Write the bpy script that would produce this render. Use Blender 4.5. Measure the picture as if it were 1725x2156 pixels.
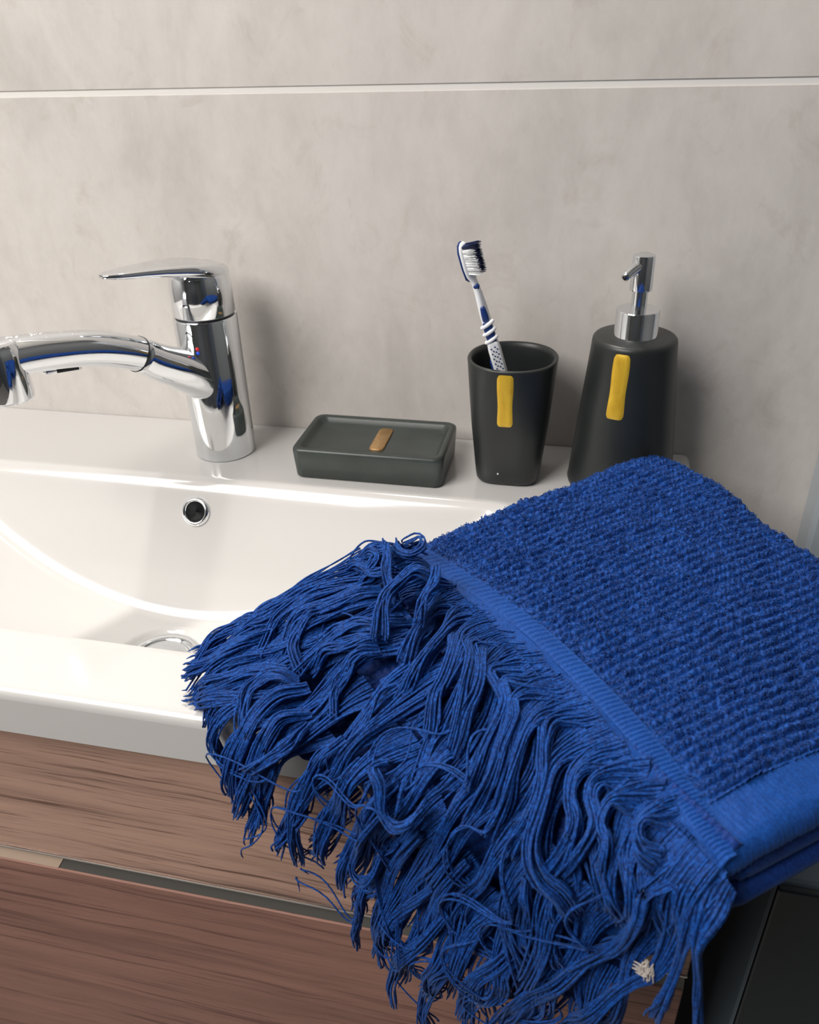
import bpy, bmesh, math, random
import numpy as np
from mathutils import Matrix, Vector

for o in list(bpy.data.objects):
    bpy.data.objects.remove(o)
scn = bpy.context.scene
Z0 = 0.85                                   # height of the basin's deck above the floor; shapes below use z = 0 at the deck

# ---------------- camera
R_right = (0.97590725, 0.21620516, -0.02933201)
R_up = (-0.08673156, 0.50777166, 0.85711468)
R_fwd = (-0.20020658, 0.83392042, -0.51428986)
cam = bpy.data.cameras.new('camera'); cam_o = bpy.data.objects.new('camera', cam)
scn.collection.objects.link(cam_o); scn.camera = cam_o
M = Matrix.Identity(4)
for i in range(3):
    M[i][0], M[i][1], M[i][2] = R_right[i], R_up[i], -R_fwd[i]
M[0][3], M[1][3], M[2][3] = 0.0, -0.677, 0.3336+Z0
cam_o.matrix_world = M
cam.sensor_fit = 'HORIZONTAL'; cam.sensor_width = 36.0; cam.lens = 36.0*1726/1725
cam.clip_start = 0.01
cam.dof.use_dof = True; cam.dof.focus_distance = 0.55; cam.dof.aperture_fstop = 16

# ---------------- world, lamps, exposure
world = bpy.data.worlds.new('world'); scn.world = world; world.use_nodes = True
bg = world.node_tree.nodes['Background']
bg.inputs[0].default_value = (0.85, 0.92, 1.0, 1); bg.inputs[1].default_value = 0.05
def area(name, loc, target, sx, sy, watts, col):
    l = bpy.data.lights.new(name, 'AREA'); l.shape = 'RECTANGLE'; l.size = sx; l.size_y = sy
    l.energy = watts; l.color = col
    o = bpy.data.objects.new(name, l); scn.collection.objects.link(o)
    o.location = loc
    d = Vector(target)-Vector(loc)
    o.rotation_euler = d.to_track_quat('-Z', 'Y').to_euler()
    return o
area('mirror_bounce_light', (-0.36, 0.19, 1.12+Z0), (-0.36, -0.1, Z0), 0.06, 0.03, 8.5, (1.0, 0.95, 0.88))  # added light behind the wall, standing in for a lamp's mirror reflection
area('ceiling_light', (-1.0, -1.20, 1.30+Z0), (-0.35, -0.1, 0.05+Z0), 1.1, 0.9, 35, (1.0, 0.96, 0.92))
scn.view_settings.view_transform = 'Standard'; scn.view_settings.look = 'None'
scn.view_settings.gamma = 1.0; scn.view_settings.use_curve_mapping = False
scn.view_settings.exposure = 0.0
rng = np.random.default_rng(7); random.seed(7)

# ---------------- helpers
def link(o):
    scn.collection.objects.link(o); return o
def thing(name, label, cat, loc, group=None):
    o = link(bpy.data.objects.new(name, None)); o.location = (loc[0], loc[1], loc[2]+Z0)
    o.empty_display_size = .02
    o['label'] = label; o['category'] = cat
    if group: o['group'] = group
    return o
def root_of(p):
    while p.parent: p = p.parent
    return p
def mk(name, VF, mat, parent=None, smooth=True, label=None, kind=None, mats=None, mi=None, angle=None):
    """link one mesh; vertices are given with z = 0 at the deck"""
    V, F = VF
    V = np.array(V, float)
    me = bpy.data.meshes.new(name)
    if parent is not None:
        r = root_of(parent); off = np.array([r.location.x, r.location.y, r.location.z-Z0])
        V = V-off
    if isinstance(F, np.ndarray) and F.ndim == 2:
        k = F.shape[1]
        me.vertices.add(len(V)); me.vertices.foreach_set('co', V.astype(np.float32).ravel())
        me.loops.add(F.size); me.loops.foreach_set('vertex_index', F.astype(np.int32).ravel())
        me.polygons.add(len(F))
        me.polygons.foreach_set('loop_start', np.arange(0, F.size, k, dtype=np.int32))
        me.polygons.foreach_set('loop_total', np.full(len(F), k, dtype=np.int32))
        me.update(calc_edges=True)
    else:
        me.from_pydata([tuple(v) for v in V], [], [tuple(int(i) for i in f) for f in F])
    me.materials.append(mat)
    if mats:
        for m in mats: me.materials.append(m)
    if mi is not None: me.polygons.foreach_set('material_index', np.asarray(mi, dtype=np.int32))
    if smooth:
        if angle: me.shade_smooth() if hasattr(me, 'shade_smooth') else None
        me.polygons.foreach_set('use_smooth', np.ones(len(me.polygons), dtype=bool))
        if angle and hasattr(me, 'set_sharp_from_angle'): me.set_sharp_from_angle(angle=math.radians(angle))
    o = link(bpy.data.objects.new(name, me))
    if parent is not None: o.parent = parent
    else: o.location = (0, 0, Z0)
    if label: o['label'] = label
    if kind: o['kind'] = kind
    return o
def join(*parts):
    V = []; F = []; n = 0
    for v, f in parts:
        V.append(np.array(v, float)); F += [tuple(int(i)+n for i in q) for q in f]; n += len(v)
    return np.vstack(V), F
def joinq(parts):
    V = []; F = []; n = 0
    for v, f in parts:
        V.append(v); F.append(f+n); n += len(v)
    return np.vstack(V), np.vstack(F)
def loft(rings, cap0=True, cap1=True):
    n = len(rings[0]); V = np.vstack([np.array(r, float) for r in rings]); F = []
    for i in range(len(rings)-1):
        for j in range(n):
            k = (j+1) % n
            F.append((i*n+j, i*n+k, (i+1)*n+k, (i+1)*n+j))
    if cap0: F.append(tuple(range(n))[::-1])
    if cap1: F.append(tuple((len(rings)-1)*n+j for j in range(n)))
    return V, F
def lathe(prof, cx, cy, n=64, cap0=True, cap1=True):
    a = np.linspace(0, 2*math.pi, n, endpoint=False)
    return loft([np.stack([cx+r*np.cos(a), cy+r*np.sin(a), np.full(n, z)], 1) for r, z in prof], cap0, cap1)
def frame(d):
    d = np.array(d, float); d /= np.linalg.norm(d)
    u = np.cross(d, [0, 0, 1.]) if abs(d[2]) < .95 else np.cross(d, [0, 1., 0])
    u /= np.linalg.norm(u); return d, u, np.cross(u, d)
def axis_lathe(prof, c, d, n=32, cap0=True, cap1=True):
    """profile of (radius, distance along d)"""
    d, u, v = frame(d); c = np.array(c, float); a = np.linspace(0, 2*math.pi, n, endpoint=False)
    return loft([c+d*s+r*(np.cos(a)[:, None]*u+np.sin(a)[:, None]*v) for r, s in prof], cap0, cap1)
def rrect(hx, hy, r, n=6, cx=0, cy=0):
    """rounded rectangle outline, counter-clockwise"""
    P = []
    for qx, qy, a0 in ((1, 1, 0), (-1, 1, 90), (-1, -1, 180), (1, -1, 270)):
        for i in range(n+1):
            a = math.radians(a0+90*i/n)
            P.append((cx+qx*(hx-r)+r*math.cos(a), cy+qy*(hy-r)+r*math.sin(a)))
    return np.array(P)
def box(x0, x1, y0, y1, z0, z1, b=0.0, seg=2):
    bm = bmesh.new(); bmesh.ops.create_cube(bm, size=1)
    for v in bm.verts:
        v.co = ((x0+x1)/2+v.co.x*(x1-x0), (y0+y1)/2+v.co.y*(y1-y0), (z0+z1)/2+v.co.z*(z1-z0))
    if b: bmesh.ops.bevel(bm, geom=list(bm.edges), offset=b, segments=seg, affect='EDGES', profile=.5)
    bm.verts.ensure_lookup_table()
    V = [tuple(v.co) for v in bm.verts]; F = [tuple(v.index for v in f.verts) for f in bm.faces]
    bm.free(); return V, F
def tube(P, R, n=12, cap=True):
    P = np.array(P, float); R = np.broadcast_to(np.array(R, float), (len(P),))
    T = np.gradient(P, axis=0); rings = []; u = None
    a = np.linspace(0, 2*math.pi, n, endpoint=False)
    for p, t, r in zip(P, T, R):
        t = t/np.linalg.norm(t)
        if u is None: _, u, _ = frame(t)
        u = u-t*(u@t); u /= np.linalg.norm(u); v = np.cross(t, u)
        rings.append(p+r*(np.cos(a)[:, None]*u+np.sin(a)[:, None]*v))
    return loft(rings, cap, cap)
def grid_faces(a, b):
    i = np.arange(a*b).reshape(a, b)
    return np.stack([i[:-1, :-1], i[1:, :-1], i[1:, 1:], i[:-1, 1:]], -1).reshape(-1, 4)
def vnoise(x, y, s, seed):
    """smooth value noise in -1..1, cell size s"""
    r = np.random.default_rng(seed).uniform(-1, 1, (256, 256))
    x = x/s+1000; y = y/s+1000
    i = np.floor(x).astype(int); j = np.floor(y).astype(int); u = x-i; v = y-j
    u = u*u*(3-2*u); v = v*v*(3-2*v)
    g = lambda a, b: r[a % 256, b % 256]
    return g(i, j)*(1-u)*(1-v)+g(i+1, j)*u*(1-v)+g(i, j+1)*(1-u)*v+g(i+1, j+1)*u*v
def yarns(P, r, n=4):
    """P: (N, M, 3) thread paths -> one mesh of N thin tubes that taper at the tip"""
    N, Mm, _ = P.shape
    T = np.gradient(P, axis=1); T /= np.linalg.norm(T, axis=2, keepdims=True)+1e-12
    ref = np.array([.31, .52, .79])
    U = np.cross(T, ref); U /= np.linalg.norm(U, axis=2, keepdims=True)+1e-9
    Vv = np.cross(T, U)
    rr = np.broadcast_to(np.asarray(r, float), (N, Mm)).copy() if np.ndim(r) < 2 else r
    rr = rr.copy(); rr[:, -1] *= .35
    a = np.arange(n)*2*math.pi/n
    V = P[:, :, None, :]+rr[:, :, None, None]*(np.cos(a)[None, None, :, None]*U[:, :, None, :]+np.sin(a)[None, None, :, None]*Vv[:, :, None, :])
    idx = np.arange(N*Mm*n).reshape(N, Mm, n)
    A = idx[:, :-1]; B = idx[:, 1:]
    F = np.stack([A, np.roll(A, -1, 2), np.roll(B, -1, 2), B], -1).reshape(-1, 4)
    return V.reshape(-1, 3), F

# ---------------- materials
def mat(name, col, rough=.5, metal=0., **kw):
    m = bpy.data.materials.new(name); m.use_nodes = True
    b = m.node_tree.nodes['Principled BSDF']
    b.inputs['Base Color'].default_value = (*col, 1); b.inputs['Roughness'].default_value = rough
    b.inputs['Metallic'].default_value = metal
    for k, v in kw.items(): b.inputs[k.replace('_', ' ')].default_value = v
    return m
class N:
    def __init__(s, m): s.t = m.node_tree; s.b = s.t.nodes['Principled BSDF']
    def new(s, typ, **kw):
        n = s.t.nodes.new('ShaderNode'+typ)
        for k, v in kw.items():
            if hasattr(n, k): setattr(n, k, v)
            else: n.inputs[k].default_value = v
        return n
    def link(s, a, b): s.t.links.new(a, b)
    def coords(s, scale, loc=(0, 0, 0), rot=(0, 0, 0)):
        c = s.new('TexCoord'); m = s.new('Mapping'); m.inputs['Scale'].default_value = scale
        m.inputs['Location'].default_value = loc; m.inputs['Rotation'].default_value = rot
        s.link(c.outputs['Object'], m.inputs[0]); return m.outputs[0]
    def noise(s, vec, scale, detail=4, rough=.55, dist=0.):
        n = s.new('TexNoise'); n.inputs['Scale'].default_value = scale; n.inputs['Detail'].default_value = detail
        n.inputs['Roughness'].default_value = rough; n.inputs['Distortion'].default_value = dist
        s.link(vec, n.inputs['Vector']); return n.outputs[0]
    def ramp(s, fac, stops):
        r = s.new('ValToRGB'); e = r.color_ramp.elements
        while len(e) < len(stops): e.new(.5)
        for q, (p, c) in zip(e, stops): q.position = p; q.color = (*c, 1)
        s.link(fac, r.inputs[0]); return r.outputs[0]
    def mix(s, a, b, fac, mode='MIX'):
        n = s.new('Mix', data_type='RGBA', blend_type=mode)
        for v, i in ((fac, 0), (a, 6), (b, 7)):
            if isinstance(v, (int, float)): n.inputs[i].default_value = v
            elif isinstance(v, tuple): n.inputs[i].default_value = (*v, 1)
            else: s.link(v, n.inputs[i])
        return n.outputs[2]
    def bump(s, h, strength=.2, dist=.001):
        n = s.new('Bump'); n.inputs['Strength'].default_value = strength; n.inputs['Distance'].default_value = dist
        s.link(h, n.inputs['Height']); s.link(n.outputs[0], s.b.inputs['Normal'])
    def base(s, c): s.link(c, s.b.inputs['Base Color'])

def tile_mat():
    m = mat('concrete_look_tile', (.5, .47, .43), .42); n = N(m)
    v = n.coords((1, 1, 1))
    big = n.noise(v, 3.2, 3, .5); mid = n.noise(n.coords((1, 1, .55), (3, 1, 2)), 13, 6, .62, .4)
    fine = n.noise(n.coords((1, 1, .6), (7, 0, 0)), 75, 4, .7)
    c = n.ramp(mid, [(.30, (.51, .475, .443)), (.5, (.66, .622, .588)), (.72, (.75, .712, .68))])
    c = n.mix(c, n.ramp(big, [(.3, (.59, .562, .535)), (.7, (.77, .733, .69))]), .42)
    c = n.mix(c, n.ramp(fine, [(.3, (.82, .81, .80)), (.65, (1, 1, 1))]), .35, 'MULTIPLY')
    sm = n.noise(n.coords((1, 1, .8), (2, 5, 9)), 24, 5, .7, .8)
    c = n.mix(c, n.ramp(sm, [(.24, (.62, .56, .49)), (.44, (1, 1, 1))]), .36, 'MULTIPLY')
    n.base(c); n.bump(fine, .05); return m
def wood_mat(name, tint, seed, streak=.5):
    m = mat(name, tint, .46); n = N(m); t = np.array(tint)
    wv = n.new('TexNoise'); wv.inputs['Scale'].default_value = 5; wv.inputs['Detail'].default_value = 2
    c0 = n.coords((1, 1, 1), (seed, 0, seed)); n.link(c0, wv.inputs['Vector'])
    sub = n.new('VectorMath', operation='MULTIPLY_ADD'); n.link(wv.outputs[1], sub.inputs[0]); sub.inputs[1].default_value = (0, 0, .022)
    n.link(c0, sub.inputs[2])
    def grain(sx, sz, det, rough, off):
        mp = n.new('Mapping'); mp.inputs['Scale'].default_value = (sx, 1, sz); mp.inputs['Location'].default_value = (off, off, off)
        n.link(sub.outputs[0], mp.inputs[0]); return n.noise(mp.outputs[0], 1, det, rough)
    broad = grain(3.5, 42, 4, .6, 1.3); med = grain(5, 250, 3, .6, 7.7); fine = grain(9, 520, 3, .7, 3.1)
    c = n.ramp(broad, [(.30, tuple(t*.74)), (.48, tuple(t*1.0)), (.72, tuple(t*1.25))])
    c = n.mix(c, n.ramp(med, [(.34, (.34, .28, .26)), (.43, (.96, .95, .95)), (.74, (1.14, 1.13, 1.10))]), streak, 'MULTIPLY')
    c = n.mix(c, n.ramp(fine, [(.35, (.40, .34, .33)), (.44, (1, 1, 1))]), streak*.8, 'MULTIPLY')
    n.base(c); n.bump(fine, .35, .0005); return m
def yarn_mat(name, col, hi, scale=700):
    m = mat(name, col, .62, Sheen_Weight=.18, Sheen_Roughness=.45); n = N(m)
    m.node_tree.nodes['Principled BSDF'].inputs['Sheen Tint'].default_value = (.35, .55, 1, 1)
    m.node_tree.nodes['Principled BSDF'].inputs['Specular IOR Level'].default_value = .22
    v = n.coords((1, 1, 1)); a = n.noise(v, scale, 2, .6); b = n.noise(v, 60, 3, .6)
    c = n.ramp(a, [(.36, col), (.68, hi)])
    c = n.mix(c, n.ramp(b, [(.3, (.75, .78, .85)), (.7, (1.1, 1.1, 1.1))]), .6, 'MULTIPLY')
    n.base(c); return m
def glaze_mat(name, col, rough):
    m = mat(name, col, rough); n = N(m)
    a = n.noise(n.coords((1, 1, 1)), 320, 3, .6); n.bump(a, .06, .0006)
    c = n.noise(n.coords((1, 1, 1)), 26, 3, .5)
    n.base(n.ramp(c, [(.3, tuple(np.array(col)*.85)), (.7, tuple(np.array(col)*1.18))])); return m
def gold_mat(name, col, hi, rough, metal):
    m = mat(name, col, rough, metal); n = N(m)
    a = n.noise(n.coords((1, 1, .35)), 150, 3, .6, .6)
    n.base(n.ramp(a, [(.3, col), (.7, hi)])); n.bump(a, .12, .0008); return m

M_TILE = tile_mat()
M_GROUT = mat('white_grout', (.80, .78, .75), .8)
M_CERAMIC = mat('white_ceramic', (.64, .628, .612), .16, Coat_Weight=.4, Coat_Roughness=.05)
M_CHROME = mat('chrome', (.78, .80, .82), .06, 1.)
_n = N(M_CHROME); _a = _n.noise(_n.coords((1, 1, 1)), 240, 4, .7)
_r = _n.new('MapRange'); _n.link(_a, _r.inputs[0]); _r.inputs[1].default_value = .45; _r.inputs[2].default_value = .8
_r.inputs[3].default_value = .04; _r.inputs[4].default_value = .16; _n.link(_r.outputs[0], _n.b.inputs['Roughness'])
M_WATERSPOT = mat('dried_water_marks', (.75, .76, .78), .35, .6)
M_BLACK = mat('black_hole', (.006, .008, .010), .5)
M_SEAM = mat('dark_seam', (.05, .05, .06), .4, .5)
M_WOOD_A = wood_mat('upper_wood_veneer', (.47, .295, .225), 3., .95)
M_WOOD_B = wood_mat('lower_wood_veneer', (.31, .158, .120), 11., .6)  # darker tint than the upper veneer; weaker light lower down put into colour
M_METAL = mat('brushed_grey_profile', (.24, .23, .21), .32, .7)
M_BEIGE = mat('pale_beige', (.62, .47, .36), .35, .2)
M_EDGE = mat('aluminium_edge', (.75, .74, .72), .3, 1.)
M_CARCASS = mat('dark_carcass', (.05, .045, .042), .6)
M_CHARCOAL = glaze_mat('charcoal_glaze', (.018, .021, .021), .38)
M_CHARCOAL2 = glaze_mat('charcoal_satin_glaze', (.040, .050, .046), .34)
M_GOLD = gold_mat('gold_paint', (.62, .36, .022), (.80, .53, .045), .34, .25)
M_BRONZE = gold_mat('bronze_paint', (.36, .205, .075), (.46, .28, .12), .38, .35)
M_YARN = yarn_mat('blue_cotton_yarn', (.0006, .019, .115), (.0052, .082, .38))
M_TERRY = yarn_mat('blue_terry', (.0010, .023, .140), (.0045, .070, .33), 520)
M_BAND = yarn_mat('blue_flat_weave', (.0025, .042, .215), (.006, .074, .34), 900)
M_LAYER = yarn_mat('blue_towel_layer', (.003, .024, .15), (.006, .045, .24), 600)  # shade on the lower layers put into a darker blue
M_WHITE_PL = mat('white_plastic', (.90, .92, .94), .3)
M_BLUE_PL = mat('blue_rubber', (.010, .040, .19), .42)
M_NAVY = mat('navy_bristle', (.006, .016, .085), .5)
M_BRISTLE = mat('white_bristle', (.95, .97, .97), .5)
M_ROOM = mat('white_paint', (.60, .60, .60), .8)
M_FLOOR = mat('grey_floor_tile', (.22, .21, .20), .4)
M_DARKWALL = mat('dark_wall_tile', (.10, .105, .11), .6)
M_DOOR = mat('dark_grey_door', (.055, .065, .08), .45)
M_CAB = mat('grey_blue_lacquer', (.19, .25, .30), .4)  # body lightened, the light on its left side put into the colour
M_CABF = mat('shaded_front', (.014, .022, .028), .3)  # shade on the front face put into the colour
M_PROFILE = mat('pale_grey_profile', (.42, .46, .50), .3)
M_RED = mat('red_dot', (.8, .02, .05), .3); M_BLUE = mat('blue_dot', (.02, .1, .8), .3)
M_SPECK = mat('white_speck', (.8, .8, .78), .6)
M_LINT = mat('pale_lint', (.55, .50, .46), .8)
# ---------------- towel slope: a surface through measured points, (w, t) -> (x, y, z) on the deck's level
NET = [
 [(-.095,-.262,.050),(-.142,-.292,.046),(-.182,-.320,.030),(-.219,-.342,.007)],
 [(-.040,-.320,.050),(-.077,-.349,.043),(-.125,-.371,.022),(-.166,-.391,.004),(-.177,-.393,-.036)],
 [(.004,-.375,.050),(-.034,-.396,.036),(-.072,-.410,.013),(-.100,-.411,-.025),(-.121,-.408,-.066)],
 [(.039,-.418,.050),(.013,-.432,.030),(-.021,-.435,-.012),(-.050,-.428,-.078),(-.076,-.418,-.152)],
 [(.068,-.451,.050),(.057,-.461,.032),(.045,-.458,-.022),(.034,-.452,-.090),(.022,-.444,-.165)]]
def spline(P, n):
    """natural-looking Catmull-Rom through P, resampled by arc length to n points"""
    P = np.array(P, float); Q = np.vstack([2*P[0]-P[1], P, 2*P[-1]-P[-2]])
    out = []
    for i in range(1, len(Q)-2):
        a, b, c, d = Q[i-1], Q[i], Q[i+1], Q[i+2]
        for u in np.linspace(0, 1, 24, endpoint=False):
            out.append(.5*((2*b)+(c-a)*u+(2*a-5*b+4*c-d)*u*u+(3*b-a-3*c+d)*u**3))
    out.append(P[-1]); out = np.array(out)
    s = np.r_[0, np.cumsum(np.linalg.norm(np.diff(out, axis=0), axis=1))]; s /= s[-1]
    q = np.linspace(0, 1, n)
    return np.stack([np.interp(q, s, out[:, k]) for k in range(P.shape[1])], 1)
NW, NT = 141, 141
W0, W1, T0, T1 = -.12, 1.12, -.06, 1.25
def build_S():
    cols = np.array([spline(c, 81) for c in NET])                    # 5 x 81 x 3
    tt = np.linspace(T0, T1, NT); ww = np.linspace(W0, W1, NW)
    def along_t(c):
        o = np.stack([np.interp(tt, np.linspace(0, 1, 81), c[:, k]) for k in range(3)], 1)
        d0 = (c[1]-c[0])*80; d1 = (c[80]-c[76])*20
        lo = tt < 0; hi = tt > 1
        o[lo] = c[0]+d0*tt[lo, None]; o[hi] = c[80]+d1*(tt[hi, None]-1)
        return o
    C5 = np.array([along_t(c) for c in cols])                        # 5 x NT x 3
    Q = np.concatenate([[2*C5[0]-C5[1]], C5, [2*C5[4]-C5[3]]])
    G = np.zeros((NW, NT, 3))
    for i, w in enumerate(ww):
        x = w*4
        k = int(np.clip(np.floor(x), 0, 3)); u = x-k
        if 0 <= x <= 4:
            a, b, c, d = Q[k], Q[k+1], Q[k+2], Q[k+3]
            G[i] = .5*((2*b)+(c-a)*u+(2*a-5*b+4*c-d)*u*u+(3*b-a-3*c+d)*u**3)
        elif x < 0:
            G[i] = C5[0]+(C5[1]-C5[0])*x; G[i, :, 2] -= 30*(w*.25)**2
        else:
            G[i] = C5[4]+(C5[4]-C5[3])*(x-4); G[i, :, 2] -= 30*((w-1)*.25)**2
    Wg, Tg = np.meshgrid(ww, tt, indexing='ij')
    lump = .0050*np.sin(9.1*Wg+4*Tg+1)*np.sin(11*Tg+5*Wg)+.0030*np.sin(21*Wg-9*Tg)*np.sin(15*Tg+2)
    dw = np.gradient(G, axis=0); dt = np.gradient(G, axis=1)
    N = np.cross(dw, dt); N /= np.linalg.norm(N, axis=2, keepdims=True)+1e-12
    N *= np.sign(N @ np.array([-.2, -.5, 1.]))[..., None]
    G = G+N*(lump*np.clip(Tg*5, 0, 1))[..., None]
    return G, N
SG, SN = build_S()
def samp(A, w, t):
    x = np.clip((w-W0)/(W1-W0)*(NW-1), 0, NW-1.001); y = np.clip((t-T0)/(T1-T0)*(NT-1), 0, NT-1.001)
    i = x.astype(int); j = y.astype(int); u = (x-i)[..., None]; v = (y-j)[..., None]
    return A[i, j]*(1-u)*(1-v)+A[i+1, j]*u*(1-v)+A[i, j+1]*(1-u)*v+A[i+1, j+1]*u*v
def S(w, t, h):
    return samp(SG, w, t)+samp(SN, w, t)*np.asarray(h)[..., None]

# ---------------- the room
def structure(name, VF, m, smooth=False):
    return mk(name, VF, m, None, smooth, kind='structure')
def prism_x(prof, x0, x1):
    n = len(prof)
    V = [(x0, y, z) for y, z in prof]+[(x1, y, z) for y, z in prof]
    F = [(i, (i+1) % n, n+(i+1) % n, n+i) for i in range(n)]+[tuple(range(n))[::-1], tuple(range(n, 2*n))]
    return V, F
XL, XR, YF, ZC = -1.7, .75, -2.3, 1.65
wall = structure('wall_back', prism_x([(.0010, -Z0), (.0010, .42), (.42, .42), (.42, 1.25), (.0010, 1.25), (.0010, ZC), (.5, ZC), (.5, -Z0)], XL, XR), M_GROUT)  # unseen recess shaped to let the added light behind the wall through
tiles = []
for z0, z1 in ((-Z0+.002, -.314), (-.3105, .2878), (.2924, .4195)):
    for x0, x1 in ((XL+.002, -.852), (-.8485, .3485), (.352, XR-.002)):
        tiles.append(mk('tile', box(x0, x1, -.0, .0014, z0, z1, .0004, 1), M_TILE, wall, False))
structure('floor', box(XL, XR, YF, .006, -Z0-.05, -Z0), M_FLOOR)
structure('ceiling', box(XL, XR, YF, .5, ZC, ZC+.05), M_ROOM)
structure('wall_left', box(XL-.05, XL, YF, .5, -Z0, ZC), M_ROOM)
structure('wall_right', box(XR, XR+.05, YF, .5, -Z0, ZC), M_DARKWALL)
structure('wall_front', box(XL, XR, YF-.05, YF, -Z0, ZC), M_DARKWALL)
dr = structure('door_1', box(-.75, .15, YF, YF+.04, -Z0, 1.2, .004, 1), M_DOOR)
structure('door_2', box(XR-.04, XR, -2.0, -1.15, -Z0, 1.2, .004, 1), M_DOOR)
structure('trim_1', box(.193, .262, -.035, -.0005, -Z0, .44, .004, 2), M_PROFILE)

# ---------------- washbasin
BX = -.3205; BL, BR, BF, BT = BX-.4125, BX+.4125, -.378, -.035
def smin(a, b, k):
    h = np.clip(.5+.5*(b-a)/k, 0, 1); return b*(1-h)+a*h-k*h*(1-h)
def smax(a, b, k): return -smin(-a, -b, k)
DR = (BX, -.224)
def bowl(x, y):
    dx = x-BX
    back = (y+.1135)/.58
    floor = -.1045+1.38*dx*dx+.28*(y+.215)**2
    front = -(y+.3235)/.28
    b = smax(smax(back, floor, .013), front, .02)
    z = smin(np.zeros_like(b), b, .010)
    rr = np.hypot(x-DR[0], y-DR[1])
    return z-.004*np.clip((.036-rr)/.004, 0, 1)
def edge_axis(a, b, n, r, e0=True, e1=True):
    q = np.linspace(a+(r if e0 else 0), b-(r if e1 else 0), n)
    c = r*(1-np.cos(np.linspace(0, math.pi/2, 7)[:-1]))
    if e0: q = np.r_[a+c, q]
    if e1: q = np.r_[q, (b-c)[::-1]]
    return q
ER = .007
xs = edge_axis(BL, BR, 330, ER); ys = edge_axis(BF, -.0008, 170, ER, True, False)
X, Y = np.meshgrid(xs, ys, indexing='ij')
def drop(d): d = np.clip(d, 0, ER); return ER-np.sqrt(np.maximum(0, ER**2-(ER-d)**2))
Zt = bowl(X, Y)-drop(X-BL)-drop(BR-X)-drop(Y-BF)
V = np.stack([X, Y, Zt], -1).reshape(-1, 3); nx, ny = X.shape
F = grid_faces(nx, ny)
id_ = np.arange(nx*ny).reshape(nx, ny)
loop = np.r_[id_[:, 0], id_[-1, 1:], id_[-2::-1, -1], id_[0, -2:0:-1]]
L = len(loop); cen = np.array([BX, -.19])
low = V[loop].copy(); low[:, 2] = BT
def toward(P, s):
    Q = P.copy(); Q[:, 0] = cen[0]+(P[:, 0]-cen[0])*s; Q[:, 1] = cen[1]+(P[:, 1]-cen[1])*s; return Q
l2 = toward(low, .975); l2[:, 2] = BT-.003
l3 = toward(low, .80); l3[:, 2] = BT-.003
l4 = toward(low, .55); l4[:, 2] = -.125
base = len(V); V = np.vstack([V, low, l2, l3, l4])
k = np.arange(L); kn = (k+1) % L
Fs = [np.stack([loop[k], base+k, base+kn, loop[kn]], 1)[:, ::-1]]
for j in range(3): Fs.append(np.stack([base+j*L+k, base+(j+1)*L+k, base+(j+1)*L+kn, base+j*L+kn], 1)[:, ::-1])
F = np.vstack([F]+Fs)[:, ::-1]
F = F[:, ::-1]
basin = thing('washbasin', 'wide white ceramic washbasin with a scooped bowl under the chrome mixer tap', 'washbasin', (BX, -.19, -.035))
F = [tuple(f) for f in F]+[tuple(base+3*L+k)]
cb = mk('ceramic_body', (V, F), M_CERAMIC, basin, angle=38)
bm_ = bmesh.new(); bm_.from_mesh(cb.data); bmesh.ops.recalc_face_normals(bm_, faces=bm_.faces); bm_.to_mesh(cb.data); bm_.free()
# overflow ring on the back slope of the bowl
oy = -.1275; bz = lambda y_: float(bowl(np.array([BX-.0005]), np.array([y_]))[0]); oc = np.array([BX-.0005, oy, bz(oy)])
on = np.array([0, -(bz(oy+.006)-bz(oy-.006))/.012, 1.]); on /= np.linalg.norm(on); print('overflow', oc, on)
ring = mk('overflow_ring', axis_lathe([(.0128, -.002), (.0128, .0012), (.0118, .0026), (.0102, .0032), (.0090, .0026), (.0086, .001), (.0086, -.002)], oc, on, 40, False, False), M_CHROME, basin, label='chrome overflow ring')
mk('overflow_hole', axis_lathe([(.0089, .0014), (.002, .0012)], oc, on, 32), M_BLACK, ring, label='dark overflow hole')
dz = float(bowl(np.array([DR[0]]), np.array([DR[1]]))[0])
dr_ = mk('drain_flange', lathe([(.0325, dz-.002), (.0325, dz+.0012), (.030, dz+.0022), (.0245, dz+.0008), (.0235, dz-.004)], DR[0], DR[1], 56, False, False), M_CHROME, basin, label='chrome drain flange')
mk('drain_plug', lathe([(.0222, dz-.004), (.0225, dz+.0022), (.020, dz+.0042), (.012, dz+.0056), (.001, dz+.006)], DR[0], DR[1], 48), M_CHROME, dr_, label='chrome drain plug')

# ---------------- vanity cabinet
CF = -.365
vanity = thing('vanity_cabinet', 'brown wood-grain vanity cabinet with two drawers under the washbasin', 'cabinet', (BX, -.18, -.55))
cl, cr = BX-.411, BX+.411
mk('carcass', box(cl+.004, cr-.004, CF+.022, -.004, -.55, -.128), M_CARCASS, vanity, False)
for x0, x1 in ((cl, cl+.016), (cr-.016, cr)):
    mk('side_panel', box(x0, x1, CF+.0205, -.003, -.55, -.0405, .0006, 1), M_WOOD_B, vanity, False)
d1 = mk('drawer_front', box(cl, cr, CF, CF+.019, -.1745, -.0415, .0008, 1), M_WOOD_A, vanity, False, label='upper drawer front with greyish brown wood grain')
mk('edge_strip', box(cl, cr, CF-.0008, CF+.003, -.1758, -.1745), M_EDGE, d1, False, label='thin aluminium bottom edge')
d2 = mk('drawer_front', box(cl, cr, CF, CF+.019, -.548, -.1915, .0008, 1), M_WOOD_B, vanity, False, label='lower drawer front with reddish brown wood grain')
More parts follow.
